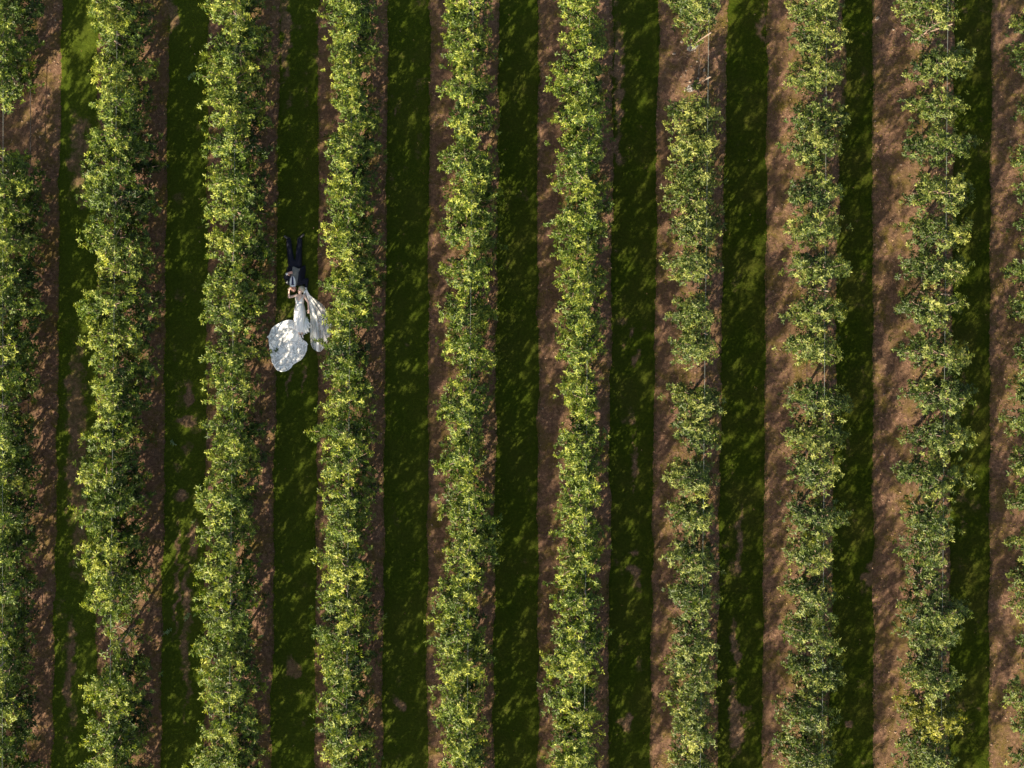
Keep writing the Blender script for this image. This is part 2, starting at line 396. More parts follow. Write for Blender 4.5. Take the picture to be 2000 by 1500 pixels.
# ------------------------------------------------------------------ rows of trees
# (photograph y, left edge, right edge) of each row's foliage; trees listed by the y of their crown
ROWS = [
 dict(name='far left row, mostly cut off', bx=-155, mat='leaf_a', off=True,
      edge=[(0, -250, -105), (1500, -250, -110)], ys=list(range(-50, 1800, 75))),
 dict(bx=58, wire=(6, 4), mat='leaf_a', hose=True,
      edge=[(0,-45,90),(60,-45,90),(95,-45,74),(165,-45,66),(200,-45,76),(225,-45,55),(330,-45,80),(400,-45,95),(470,-45,77),(540,-45,75),(605,-45,92),
            (650,-45,74),(735,-45,78),(790,-40,52),(850,-45,74),(930,-45,71),(1000,-45,66),(1050,-45,70),(1110,-45,65),(1170,-45,71),(1225,-45,58),(1300,-45,61),(1375,-45,66),(1500,-45,72)],
      ys=[-50,20,95,155,342,405,470,540,605,675,735,(792,.4),855,930,1000,1075,1150,1225,1300,1375,1450,1525,1600,1675,1750]),
 dict(bx=260, wire=(229, 213), mat='leaf_a',
      edge=[(0,172,290),(20,175,290),(75,180,300),(130,178,310),(190,192,300),(240,180,300),(300,162,315),(345,165,305),(400,160,310),(460,158,305),(510,170,310),
            (530,190,310),(560,168,310),(620,157,308),(660,165,300),(715,154,300),(770,185,290),(810,186,285),(850,165,285),(900,158,292),(950,160,290),(1000,157,285),
            (1050,155,280),(1110,158,290),(1150,178,290),(1200,164,285),(1235,205,280),(1290,195,290),(1340,170,285),(1390,182,290),(1440,165,285),(1500,160,290)],
      ys=[-55,15,75,140,205,270,330,395,460,(525,.7),590,655,715,785,855,920,985,1050,1108,1162,(1252,.25),1318,1380,1445,1510,1580,1655,1730]),
 dict(bx=478, wire=(461, 447), mat='leaf_a',
      edge=[(0,402,520),(60,412,530),(120,405,530),(160,382,520),(210,400,525),(260,410,525),(310,403,530),(360,412,520),(400,400,530),(450,410,520),(500,405,535),
            (550,405,530),(610,395,515),(650,415,510),(720,390,515),(760,415,500),(800,408,500),(860,405,520),(920,410,500),(980,390,505),(1030,390,500),(1080,392,500),
            (1130,380,500),(1190,390,505),(1230,400,500),(1270,378,500),(1330,385,515),(1380,395,510),(1430,398,515),(1480,380,510)],
      ys=[-50,20,90,155,220,290,355,420,490,555,620,690,(765,.75),835,905,975,1045,1115,1185,1260,1330,1400,1470,1540,1615,1690,1760]),
 dict(bx=692, wire=(688, 676), mat='leaf_a',
      edge=[(0,633,735),(20,635,735),(70,650,740),(110,640,725),(160,655,715),(210,648,735),(260,642,740),(300,640,735),(350,645,725),(400,640,720),(450,625,745),(490,635,730),
            (530,650,735),(560,635,745),(610,637,730),(650,642,718),(690,622,715),(750,640,725),(790,632,720),(850,612,725),(890,640,730),(930,620,740),(970,640,720),
            (1020,642,715),(1080,622,710),(1130,635,730),(1190,620,735),(1250,620,725),(1300,625,730),(1350,625,715),(1410,625,715),(1460,630,730)],
      ys=[-60,10,80,150,215,285,350,455,(400,.8),555,(505,.8),620,695,770,850,(905,.8),965,1025,1095,1165,1235,1300,1370,1440,1510,1580,1650,1725]),
 dict(bx=910, wire=(924, 912), mat='leaf_a',
      edge=[(0,875,950),(80,865,955),(130,870,950),(180,865,955),(230,875,965),(270,885,945),(315,856,960),(360,885,975),(410,862,970),(460,865,970),(510,870,965),
            (560,868,955),(610,865,960),(650,865,940),(700,870,965),(725,885,940),(760,870,950),(795,855,945),(840,875,945),(890,852,935),(940,865,945),(990,860,955),(1040,860,975),
            (1100,865,965),(1125,875,930),(1150,850,930),(1200,845,935),(1240,845,950),(1290,850,945),(1340,850,940),(1390,845,945),(1430,865,945),(1480,870,940)],
      ys=[-50,20,90,160,235,315,385,455,530,610,695,780,(835,.7),890,(945,.8),1010,1075,1155,1225,1290,1355,1430,1500,1570,1640,1715]),
 dict(bx=1130, wire=(1152, 1141), mat='leaf_a',
      edge=[(0,1095,1170),(70,1100,1185),(120,1085,1180),(160,1072,1185),(220,1080,1175),(260,1095,1185),(310,1080,1175),(350,1080,1175),(400,1105,1190),(450,1075,1180),
            (500,1085,1170),(540,1085,1175),(600,1090,1175),(650,1095,1170),(690,1090,1170),(730,1105,1160),(770,1088,1170),(810,1110,1160),(850,1095,1180),(900,1077,1165),(940,1095,1175),
            (980,1095,1170),(1020,1080,1180),(1080,1105,1170),(1120,1072,1170),(1180,1080,1170),(1240,1080,1180),(1300,1062,1165),(1370,1062,1170),(1420,1085,1175),(1470,1070,1165)],
      ys=[-50,20,90,160,230,300,(355,.8),410,470,545,615,690,775,850,920,(985,.9),(1035,.6),1090,1165,1240,1300,1370,1435,1500,1575,1650,1725]),
 dict(bx=1352, wire=(1385, 1368), mat='leaf_b',
      edge=[(0,1300,1415),(20,1302,1412),(55,1330,1388),(80,1345,1385),(185,1310,1370),(215,1300,1410),(270,1310,1395),(320,1310,1400),(375,1292,1402),(445,1308,1410),(520,1295,1402),(560,1325,1390),(600,1305,1390),
            (675,1315,1397),(720,1300,1385),(780,1305,1410),(845,1320,1400),(920,1300,1395),(1010,1305,1390),(1090,1300,1398),(1160,1302,1398),(1230,1310,1388),(1290,1300,1398),(1350,1300,1385),(1420,1310,1390),(1480,1305,1395)],
      ys=[-50,10,(40,.5),232,290,350,445,(395,.6),520,605,680,780,850,925,1010,1085,1165,1240,1310,1375,1430,1500,1575,1655,1735]),
 dict(bx=1565, wire=(1615, 1606), mat='leaf_b',
      edge=[(0,1530,1630),(60,1545,1648),(100,1545,1640),(145,1530,1650),(190,1545,1620),(235,1535,1655),(290,1535,1640),(340,1545,1625),(385,1530,1642),(450,1530,1638),(485,1550,1615),(525,1522,1650),(570,1550,1630),(610,1530,1645),(650,1545,1620),
            (690,1515,1658),(730,1545,1625),(785,1528,1662),(850,1532,1650),(920,1540,1635),(955,1535,1600),(1010,1525,1662),(1050,1550,1610),(1085,1522,1638),(1155,1530,1628),(1230,1522,1630),(1330,1535,1645),(1395,1505,1625),(1470,1510,1630)],
      ys=[-55,15,75,150,230,295,380,450,525,608,685,782,855,915,1005,1080,1155,1235,1320,1390,1470,1545,1620,1700]),
 dict(bx=1786, wire=(1852, 1838), mat='leaf_b',
      edge=[(0,1750,1872),(30,1750,1868),(60,1768,1845),(110,1765,1905),(165,1760,1885),(215,1765,1880),(245,1770,1860),(280,1755,1905),(330,1765,1870),(380,1762,1902),(420,1770,1870),(455,1755,1890),(495,1765,1860),(520,1750,1890),(600,1745,1882),
            (640,1760,1840),(680,1745,1888),(720,1760,1902),(770,1750,1895),(850,1755,1897),(890,1770,1840),(920,1735,1898),(965,1765,1840),(1010,1755,1852),(1045,1770,1830),(1075,1755,1832),(1110,1775,1830),(1185,1750,1892),(1240,1750,1868),(1285,1780,1850),(1310,1750,1862),
            (1345,1745,1870),(1395,1750,1875),(1450,1755,1855),(1490,1755,1850)],
      ys=[-55,12,(60,.35),125,205,280,375,450,522,600,690,765,850,925,1010,(1078,.6),(1130,.45),1185,1245,1315,(1385,1),1455,1530,1605,1680]),
 dict(bx=2003, wire=(2078, 2066), mat='leaf_b',
      edge=[(0,1985,2110),(110,1960,2120),(220,1975,2120),(320,1972,2120),(420,1985,2120),(530,1962,2120),(600,1965,2120),(680,1972,2120),(770,1970,2120),(820,1947,2120),(900,1970,2120),(970,1965,2120),
            (1070,1965,2120),(1130,1975,2120),(1180,1960,2120),(1240,1985,2120),(1370,1960,2120),(1420,1975,2120),(1500,1965,2120)],
      ys=[-40,35,110,215,300,370,445,530,605,690,770,830,905,980,1065,1130,1190,1275,1370,1430,1500,1580,1660,1740]),
]
ORD = ['zeroth','first','second','third','fourth','fifth','sixth','seventh','eighth','ninth','tenth','eleventh','twelfth','thirteenth','fourteenth',
       'fifteenth','sixteenth','seventeenth','eighteenth','nineteenth','twentieth','twenty-first','twenty-second','twenty-third','twenty-fourth','twenty-fifth','twenty-sixth']
GA = 2.399963

def prof(z, zt):
    """crown half width against height, 1 at its widest"""
    return np.interp(z / zt, [0, .18, .35, .55, .78, .92, 1.0], [.25, .75, 1.0, .97, .72, .40, .16])

def leaf_mesh(P, T, L, n_per, size, tone0):
    """P shoot bases (m,3), T shoot directions, L lengths; n_per leaves spiral up each shoot"""
    m = len(P); k = n_per
    T = T / np.linalg.norm(T, axis=1)[:, None]
    ref = np.where(np.abs(T[:, 2:3]) < .9, np.array([[0, 0, 1.]]), np.array([[1., 0, 0]]))
    A = np.cross(T, ref); A /= np.linalg.norm(A, axis=1)[:, None]; B = np.cross(T, A)
    ph = rng.random(m)[:, None] * 6.28 + np.arange(k)[None] * GA + rng.normal(0, .3, (m, k))
    s = (np.arange(k)[None] + rng.random((m, k)) * .6) / k
    base = P[:, None] + T[:, None] * (L[:, None] * s)[..., None]
    rad = np.cos(ph)[..., None] * A[:, None] + np.sin(ph)[..., None] * B[:, None]
    up = (.15 + .75 * s ** 1.5 + rng.normal(0, .15, (m, k)))[..., None]
    D = rad + T[:, None] * up; D[..., 2] -= .12
    D /= np.linalg.norm(D, axis=-1)[..., None]
    Nn = T[:, None] - D * np.sum(T[:, None] * D, -1)[..., None] + rng.normal(0, .28, (m, k, 3))
    Nn -= D * np.sum(Nn * D, -1)[..., None]; Nn /= np.linalg.norm(Nn, axis=-1)[..., None]
    Sd = np.cross(D, Nn)
    ln = (size * (1.12 - .5 * s) * rng.uniform(.75, 1.25, (m, k)))[..., None]; wd = ln * rng.uniform(.38, .48, (m, k, 1))
    v0 = base; v2 = base + D * ln - Nn * ln * .16
    md = base + D * ln * .5 + Nn * wd * .12
    v1 = md + Sd * wd * .5 + Nn * wd * .16; v3 = md - Sd * wd * .5 + Nn * wd * .16
    V = np.stack([v0, v1, v2, v3], 2).reshape(-1, 3)
    q = np.arange(m * k) * 4
    F = np.concatenate([np.stack([q, q + 1, q + 2], -1), np.stack([q, q + 2, q + 3], -1)])
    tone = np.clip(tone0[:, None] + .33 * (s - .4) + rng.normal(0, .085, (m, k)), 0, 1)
    return V, F, np.repeat(tone.ravel(), 4)

def fruit_tree(row, cy, dens, label, group, variety, tall=1.0):
    zt = (rng.uniform(3.05, 3.6) if variety == 'leaf_a' else rng.uniform(3.0, 3.95)) * tall * (.85 + .15 * min(dens * 1.3, 1))
    ey, eL, eR = (np.array(c, float) for c in zip(*row['edge']))
    zc = 1.9
    by = NY + (cy - NY) * (1 - zc / H)                    # foot of the tree
    foot = W(row['bx'] + rng.uniform(-3, 3), by)
    side = 1 if row['bx'] > NX else -1
    def centre_half(Y, z):
        py = NY - Y * S * H / (H - z)
        l = np.interp(py, ey, eL) + 3; r = np.interp(py, ey, eR) + (3 if row['bx'] < 800 else -3)
        zi, zo = 1.15, 2.5                                 # heights that make the inner and the outer edge
        xl = (l - NX) / S * (H - (zo if side < 0 else zi)) / H
        xr = (r - NX) / S * (H - (zi if side < 0 else zo)) / H
        pl = .85 if side < 0 else 1.0; pr = 1.0 if side < 0 else .85
        a = (xr - xl) / (pl + pr); return xl + a * pl, np.clip(a, .3, 1.5)
    # leader
    T = Tubes()
    nz = 9; zs = np.linspace(0, zt * .95, nz)
    c0, _ = centre_half(foot.y, 2.0)
    wob = np.cumsum(rng.normal(0, .025, (nz, 2)), 0); wob[0] = 0
    lx = foot.x + (np.clip(c0 - foot.x, -.2, .2)) * (zs / zt) * .7 + wob[:, 0]; ly = foot.y + wob[:, 1]
    T.tube(np.stack([lx, ly, zs], -1), np.linspace(.05, .010, nz), 8)
    P, D, L, tn = [], [], [], []
    nb = int(round(19 * (.55 + .45 * min(dens, 1))))
    ph0 = rng.random() * 6.28; clump = rng.normal(0, .12, 40)
    for b in range(nb):
        z = lerp(.6, zt * .94, ((b + rng.random() * .6) / nb) ** (1.25 if variety == 'leaf_a' else 1.1))
        az = ph0 + b * GA + rng.normal(0, .3); vig = rng.uniform(.7, 1.3)
        ax = math.cos(az); ay = math.sin(az)
        p = float(prof(z, zt))
        bx0 = float(np.interp(z, zs, lx)); by0 = float(np.interp(z, zs, ly))
        reachy = (.66 if variety == 'leaf_a' else .48) * (.55 + .45 * p) * rng.uniform(.8, 1.12) * ay
        yy = by0 + reachy
        c, a = centre_half(yy, z)
        xx = c + a * p * ax * rng.uniform(.88, 1.10)
        rise = rng.uniform(.02, .28) * (1 if z < zt * .8 else 1.6)
        tip = np.array([xx, yy, min(z + rise, zt)])
        st = np.array([bx0, by0, z - .1])
        mid = (st + tip) / 2 + np.array([0, 0, -.03]) + rng.normal(0, .03, 3)
        T.tube(np.stack([st, mid, tip]), [.016, .011, .005], 5)
        ln = np.linalg.norm(tip - st)
        nc = max(3, int(ln * 25 * min(dens * 1.15, 1.15) * (.75 if z < 1.2 else 1)) + 1)
        for q in range(nc):
            t = .1 + .92 * ((q + rng.random()) / nc) ** .62
            pt = (1 - t) ** 2 * st + 2 * t * (1 - t) * mid + t * t * tip
            sp = .075 + .065 * t * vig
            pt = pt + rng.normal(0, sp, 3) * np.array([1, 1, .9])
            dr = np.array([ax * .5 * t, ay * .35 * t, .75]) + rng.normal(0, .42, 3)
            P.append(pt); D.append(dr); L.append(rng.uniform(.05, .20) * (1.25 if rng.random() < .15 else 1))
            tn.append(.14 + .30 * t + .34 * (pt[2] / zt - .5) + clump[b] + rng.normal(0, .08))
        if rng.random() < .22:                             # a long shoot poking out of the hedge line
            e = tip + np.array([ax * .14, ay * .1, .06]); T.tube(np.stack([tip, e]), [.005, .003], 4)
            for q in range(3):
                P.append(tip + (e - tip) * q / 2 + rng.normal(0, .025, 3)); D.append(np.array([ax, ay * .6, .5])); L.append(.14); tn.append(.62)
    for q in range(8):                                     # the top of the leader
        z = zt * rng.uniform(.84, 1.0)
        P.append(np.array([np.interp(z, zs, lx), np.interp(z, zs, ly), z]) + rng.normal(0, .09, 3) * np.array([1, 1, .4]))
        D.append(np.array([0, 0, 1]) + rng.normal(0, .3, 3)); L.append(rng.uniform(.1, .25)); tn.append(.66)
    P = np.array(P); D = np.array(D); P[:, 2] = np.clip(P[:, 2], .35, None)
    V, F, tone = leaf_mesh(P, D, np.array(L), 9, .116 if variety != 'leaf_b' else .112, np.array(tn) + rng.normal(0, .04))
    o = empty('fruit_tree', foot, label, 'tree', group)
    org = np.array(foot[:])
    T.V = [v - org for v in T.V]
    T.build('trunk', M['bark'], o)
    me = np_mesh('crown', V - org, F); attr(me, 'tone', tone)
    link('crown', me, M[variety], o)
    return o

SPECIAL = {(4, 620): 'full fruit tree just right of the veil, its leaves covering the veil edge',
           (4, 695): 'bright leafy fruit tree just below the tip of the spread veil',
           (9, 1385): 'yellowing fruit tree near the lower right corner of the photo'}
for ri, row in enumerate(ROWS):
    vis = 0
    for it in row['ys']:
        cy, dens = it if isinstance(it, tuple) else (it, 1.0)
        top_y = NY + (cy - NY) * 1.03
        inside = -25 < cy < 1512 and not row.get('off')
        if inside:
            vis += 1
            look = 'small sparse' if dens < .5 else ('thin' if dens < .75 else '')
            l, r = np.interp(cy, [e[0] for e in row['edge']], [e[1] for e in row['edge']]), np.interp(cy, [e[0] for e in row['edge']], [e[2] for e in row['edge']])
            if not look:
                look = ('broad' if r - l > 128 else 'slender' if r - l < 82 else 'leafy')
            hue = 'yellow-green' if row['mat'] == 'leaf_a' else 'dark green'
            label = f'{look} {hue} fruit tree, {ORD[vis]} from top in {ORD[ri]} row from left'
            label = SPECIAL.get((ri, cy), label)
            grp = f'fruit trees of the {ORD[ri]} row from the left'
        else:
            label = 'orchard fruit tree standing just outside the edge of the photo'; grp = 'fruit trees outside the frame'
        var = row['mat']
        if ri == 9 and cy in (1385,): var = 'leaf_y'
        fruit_tree(row, cy, dens, label, grp, var)

# young shoots re-growing in the gap of the seventh row
def sprout(px, py, n, rad, hgt, label):
    f = W(px, py); T = Tubes(); P = []; D = []
    for q in range(n):
        a = rng.random() * 6.28; e = np.array([math.cos(a) * rad * rng.random(), math.sin(a) * rad * rng.random(), hgt * rng.uniform(.6, 1)])
        T.tube(np.stack([np.zeros(3), e * .6 + [0, 0, .02], e]), [.008, .006, .003], 5)
        P += [e * .7, e]; D += [e + [0, 0, .2]] * 2
    o = empty('sapling', f, label, 'sapling')
    T.build('stem', M['bark'], o)
    V, F, t = leaf_mesh(np.array(P), np.array(D), np.full(len(P), .14), 9, .1, np.full(len(P), .55))
    me = np_mesh('foliage', V, F); attr(me, 'tone', t); link('foliage', me, M['leaf_b'], o)
sprout(1357, 88, 8, .16, 1.1, 'small leafy sapling at the upper post in the wide gap, beside the clear film')
sprout(1354, 170, 9, .18, 1.1, 'small leafy sapling at the lower post in the wide gap of the seventh row')

# ------------------------------------------------------------------ trellis: a top wire, a hose and posts along every row
ROWNAME = ['', 'first', 'second', 'third', 'fourth', 'fifth', 'sixth', 'seventh', 'eighth', 'ninth', 'tenth']
HW = 2.8
for ri, row in enumerate(ROWS):
    if row.get('off'): continue
    T = Tubes(); ys = np.linspace(10, -20, 40)
    k = (H - HW) / H
    py = NY - ys / k * S
    xs = (lerp(row['wire'][0], row['wire'][1], py / 1500) - NX) / S * k
    T.tube(np.stack([xs, ys, np.full(40, HW) - .02 * np.abs(np.sin(ys * .35))], -1), .0042, 6)
    tag(T.build('trellis_wire', M['wire']), f'thin pale trellis wire above the {ROWNAME[ri]} tree row from the left', 'wire', 'trellis wires')
    row['wx'] = lambda y, a=xs, b=ys: float(np.interp(y, b[::-1], a[::-1]))
    T = Tubes(); n = 90; ys = np.linspace(10, -20, n)
    x0 = (row['bx'] + 6 - NX) / S + np.interp(ys, [-20, 10], [-.12, .08])
    T.tube(np.stack([x0, ys, .42 + .03 * np.sin(ys * 1.3 + ri)], -1), .010, 6)
    tag(T.build('irrigation_hose', M['hose']), f'dark drip hose hung low under the {ROWNAME[ri]} tree row from the left', 'hose', 'irrigation hoses')
POSTS = {1: (140, 700, 1250), 2: (103, 660, 1218), 3: (24, 581, 1140), 4: (10, 560, 1110), 5: (120, 640, 1190), 6: (130, 570, 1120),
         7: (88, 169, 640, 1190), 8: (65, 561, 1057), 9: (72, 568, 1064), 10: (78, 575, 1070)}
NTH = ['topmost', 'second', 'third', 'lowest']
for ri, ps in POSTS.items():
    row = ROWS[ri]
    for q, py in enumerate(ps):
        f = W(row['bx'], py); 
        o = empty('trellis_post', f, f"slim weathered post, {NTH[q] if q < len(ps) - 1 else 'lowest'} in the {ROWNAME[ri]} tree row from the left", 'post', 'trellis posts')
        T = Tubes(); dx = row['wx'](f.y) - f.x
        T.tube([(0, 0, -.3), (dx * .5, 0, 1.6), (dx * 1.12, 0, 3.14)], [.026, .024, .022], 10)
        T.build('pole', M['post'], o)
        T = Tubes(); T.tube([(dx, -.045, HW), (dx, .045, HW)], .012, 8); T.build('wire_clip', M['wire'], o)

# ------------------------------------------------------------------ small things lying on the ground
# pale stones in the gap of the seventh row
st = [(1316, 106, .06), (1375, 137, .055), (1361, 120, .035), (1340, 138, .035), (1347, 160, .06), (1363, 153, .04), (1331, 82, .035),
      (1381, 150, .04), (1330, 150, .03), (1357, 100, .03), (1338, 176, .05), (1350, 130, .03), (1342, 112, .025), (1368, 165, .03),
      (1745, 58, .045), (1767, 150, .03), (1760, 322, .03), (1548, 672, .05), (1713, 36, .07), (1545, 1240, .03), (108, 40, .03), (78, 268, .035), (1762, 68, .03)]
for px, py, r in st:
    c = W(px, py); V, F = rocks(np.array([0.]), np.array([0.]), np.array([r]), .7)
    bm = bmesh.new(); vs = [bm.verts.new(v) for v in V]
    for f in F: bm.faces.new([vs[i] for i in f])
    bmesh.ops.subdivide_edges(bm, edges=bm.edges[:], cuts=1, use_grid_fill=True, smooth=.6)
    me = bpy.data.meshes.new('stone'); bm.to_mesh(me); bm.free()
    o = link('stone', me, M['stone']); o.location = c
    gap = 1300 < px < 1390
    tag(o, 'small pale stone on the bare soil in the wide gap of the seventh row' if gap else 'single pale stone lying on a bare soil strip away from the wide gap', 'stone',
        'pale stones in the gap' if gap else 'scattered pale stones')

def crumpled(px, py, rx, ry, h, label):
    n = 22; u = np.linspace(-1, 1, n); U, Vv = np.meshgrid(u, u)
    r = np.sqrt(U ** 2 + Vv ** 2) + 1e-6; m = np.maximum(abs(U), abs(Vv)) / r
    X = U * m * rx * (1 + .12 * vnoise(U, Vv, 3)); Y = Vv * m * ry * (1 + .2 * vnoise(U + 9, Vv, 3))
    Z = .015 + h * vnoise(U + px, Vv + py, 3.2) * np.clip(1.3 - r * .9, .1, 1)
    V = np.stack([X, Y, Z], -1).reshape(-1, 3); i = (np.arange(n - 1)[:, None] * n + np.arange(n - 1)[None]).ravel()
    o = link('plastic_scrap', np_mesh('plastic_scrap', V, np.stack([i, i + 1, i + n + 1, i + n], -1), True), M['film'])
    o.location = W(px, py); o.rotation_euler[2] = .5
    tag(o, label, 'litter')
crumpled(1352, 92, .19, .10, .11, 'crumpled piece of clear plastic film on the soil in the wide gap')
crumpled(1350, 172, .16, .10, .06, 'smaller dull scrap of clear film near the lower end of the wide gap')

# fallen sprigs and sticks
def sprig(px, py, ang, ln, label, leaves=True):
    T = Tubes(); d = np.array([math.cos(ang), math.sin(ang), 0])
    pts = np.array([[0, 0, .05]]) + np.linspace(0, 1, 5)[:, None] * d * ln + np.concatenate([[np.zeros(3)], rng.normal(0, .02, (4, 3)) * [1, 1, .3]])
    T.tube(pts, np.linspace(.008, .004, 5), 5)
    o = empty('fallen_twig', W(px, py), label, 'twig', 'broken branches in the wide gap' if 'broken' in label else 'fallen twigs on the lanes')
    T.build('stem', M['bark'] if leaves else M['post'], o)
    if leaves:
        P = np.repeat(pts[1:], 2, 0); D = d + rng.normal(0, .4, (len(P), 3)); D[:, 2] = np.abs(D[:, 2]) + .3
        V, F, t = leaf_mesh(P, D, np.full(len(P), .06), 4, .085, np.full(len(P), .6))
        me = np_mesh('foliage', V, F); attr(me, 'tone', t); link('foliage', me, M['sprig'], o)
sprig(362, 1213, 1.2, .22, 'pale leafy twig on the second lane, below the worn spots')
sprig(367, 151, .4, .2, 'leafy twig lying on the left side of the second grass lane near the top')
sprig(345, 870, 2.6, .22, 'pale leafy twig beside the ringed worn spot of the second lane')
sprig(318, 1238, .5, .24, 'leafy twig on the soil edge left of the second lane, low in the photo')
sprig(1725, 150, 1.4, .3, 'small forked pale twig on the soil left of the ninth row, near the top', False)
sprig(1436, 1438, .75, .48, 'straight pale stick lying on the seventh lane near the bottom', False)
sprig(370, 772, 1.0, .14, 'tiny pale twig on the middle of the second lane', False)
for q, (px, py, a, l) in enumerate(((1322, 118, .5, .7), (1338, 150, 1.9, .6), (1345, 108, 2.6, .55), (1362, 140, 1.2, .6), (1330, 165, .1, .5))):
    sprig(px, py, a, l, 'bare broken branch lying on the soil in the wide gap of the seventh row', False)
sprig(720, 730, 1.7, .22, 'thin pale twig on dark soil right of the fourth row', False)

# ------------------------------------------------------------------ figure modelling helpers
def capsules(bm, chain, seg=14):
    """rounded, tapering limbs along lists of (point, radius[, flatten z])"""
    for a, b in zip(chain[:-1], chain[1:]):
        pa, ra = Vector(a[0]), a[1]; pb, rb = Vector(b[0]), b[1]
        d = pb - pa; L = d.length
        if L < 1e-6: continue
        R = d.to_track_quat('Z', 'X').to_matrix().to_4x4()
        rings = []
        prof_ = [(-ra * math.cos(t), ra * math.sin(t)) for t in np.linspace(.001, math.pi / 2, 5)] + [(L + rb * math.sin(t), rb * math.cos(t)) for t in np.linspace(0, math.pi / 2 - .001, 5)]
        for z, r in prof_:
            rings.append([bm.verts.new(pa + (R @ Vector((r * math.cos(q), r * math.sin(q), z)))) for q in np.linspace(0, 2 * math.pi, seg, endpoint=False)])
        for r0, r1 in zip(rings[:-1], rings[1:]):
            for i in range(seg): bm.faces.new((r0[i], r0[(i + 1) % seg], r1[(i + 1) % seg], r1[i]))
        bm.faces.new(rings[0][::-1]); bm.faces.new(rings[-1])

def blob(bm, c, r, rotz=0, seg=20):
    mtx = Matrix.Translation(Vector(c)) @ Matrix.Rotation(rotz, 4, 'Z') @ Matrix.Diagonal((*r, 1))
    bmesh.ops.create_uvsphere(bm, u_segments=seg, v_segments=seg // 2 + 2, radius=1, matrix=mtx)

def fuse(name, bm, mt, parent, org, voxel=.008, smooth=3):
    """join the shapes of bm in one continuous skin"""
    me = bpy.data.meshes.new('tmp'); bm.to_mesh(me); bm.free()
    o = bpy.data.objects.new('tmp', me); COL.objects.link(o)
    r = o.modifiers.new('r', 'REMESH'); r.mode = 'VOXEL'; r.voxel_size = voxel; r.use_smooth_shade = True
    if smooth:
        s = o.modifiers.new('s', 'SMOOTH'); s.iterations = smooth; s.factor = .5
    bpy.context.view_layer.update()
    ev = o.evaluated_get(bpy.context.evaluated_depsgraph_get())
    m2 = bpy.data.meshes.new_from_object(ev); m2.name = name
    bpy.data.objects.remove(o)
    m2.transform(Matrix.Translation(-Vector(org)))
    ob = link(name, m2, mt, parent)
    return ob

def resample(poly, step):
    out = []
    for a, b in zip(poly, poly[1:] + poly[:1]):
        a = Vector(a); b = Vector(b); n = max(1, int((b - a).length / step))
        out += [a.lerp(b, i / n) for i in range(n)]
    return out

def drape(name, poly_px, hf, mt, parent, org, step=.02, thick=.004, closed_bottom=False, smooth_poly=0):
    """a sheet cut to a plan outline and laid at height hf(x, y, distance to its edge)"""
    poly = [W(*p).xy for p in poly_px]
    for _ in range(smooth_poly):
        q = []
        for a, b in zip(poly, poly[1:] + poly[:1]): q += [a.lerp(b, .25), a.lerp(b, .75)]
        poly = q
    ring = resample(poly, step); n = len(ring)
    P = np.array([v[:] for v in ring]); A = P; B = np.roll(P, -1, 0)
    x0, y0 = P.min(0); x1, y1 = P.max(0)
    gx, gy = np.meshgrid(np.arange(x0, x1, step), np.arange(y0, y1, step)); g = np.stack([gx.ravel(), gy.ravel()], -1)
    g = g + rng.uniform(-.15, .15, g.shape) * step
    ins = np.zeros(len(g), bool)
    for a, b in zip(A, B):
        c = ((a[1] > g[:, 1]) != (b[1] > g[:, 1]))
        with np.errstate(divide='ignore', invalid='ignore'):
            xx = (b[0] - a[0]) * (g[:, 1] - a[1]) / (b[1] - a[1] + 1e-12) + a[0]
        ins ^= c & (g[:, 0] < xx)
    def dist(p):
        best = np.full(len(p), 9.)
        for a, b in zip(A, B):
            ab = b - a; t = np.clip(((p - a) @ ab) / (ab @ ab + 1e-12), 0, 1)
            best = np.minimum(best, np.linalg.norm(p - (a + t[:, None] * ab), axis=1))
        return best
    g = g[ins]; g = g[dist(g) > step * .4]
    pts = [Vector(p) for p in P] + [Vector(p) for p in g]
    vo, _, fo, *_ = geometry.delaunay_2d_cdt(pts, [(i, (i + 1) % n) for i in range(n)], [], 1, 1e-5)
    V2 = np.array([v[:] for v in vo]); dd = dist(V2)
    Z = np.array([hf(x, y, d) for (x, y), d in zip(V2, dd)])
    m = len(V2)
    bm = bmesh.new()
    top = [bm.verts.new((x - org[0], y - org[1], z - org[2])) for (x, y), z in zip(V2, Z)]
    bot = [bm.verts.new((x - org[0], y - org[1], ((.004 if closed_bottom else z - thick)) - org[2])) for (x, y), z in zip(V2, Z)]
    for f in fo:
        f = list(f)
        a, b, c = (Vector((*V2[i], 0)) for i in f[:3])
        if (b - a).cross(c - a).z < 0: f = f[::-1]
        bm.faces.new([top[i] for i in f]); bm.faces.new([bot[i] for i in f[::-1]])
    bm.edges.ensure_lookup_table()
    for e in [e for e in bm.edges if len(e.link_faces) == 1 and e.verts[0] in set(top) and e.verts[1] in set(top)]:
        i, j = top.index(e.verts[0]), top.index(e.verts[1])
        try:
            bm.faces.new((top[i], top[j], bot[j], bot[i]))
        except ValueError: pass
    bmesh.ops.recalc_face_normals(bm, faces=bm.faces)
    me = bpy.data.meshes.new(name); bm.to_mesh(me); bm.free()
    me.polygons.foreach_set('use_smooth', np.ones(len(me.polygons), bool))
    return link(name, me, mt, parent)

def pillow(zm, R):
    return lambda x, y, d: .006 + zm * math.sqrt(max(0, 1 - (1 - min(d / R, 1)) ** 2))

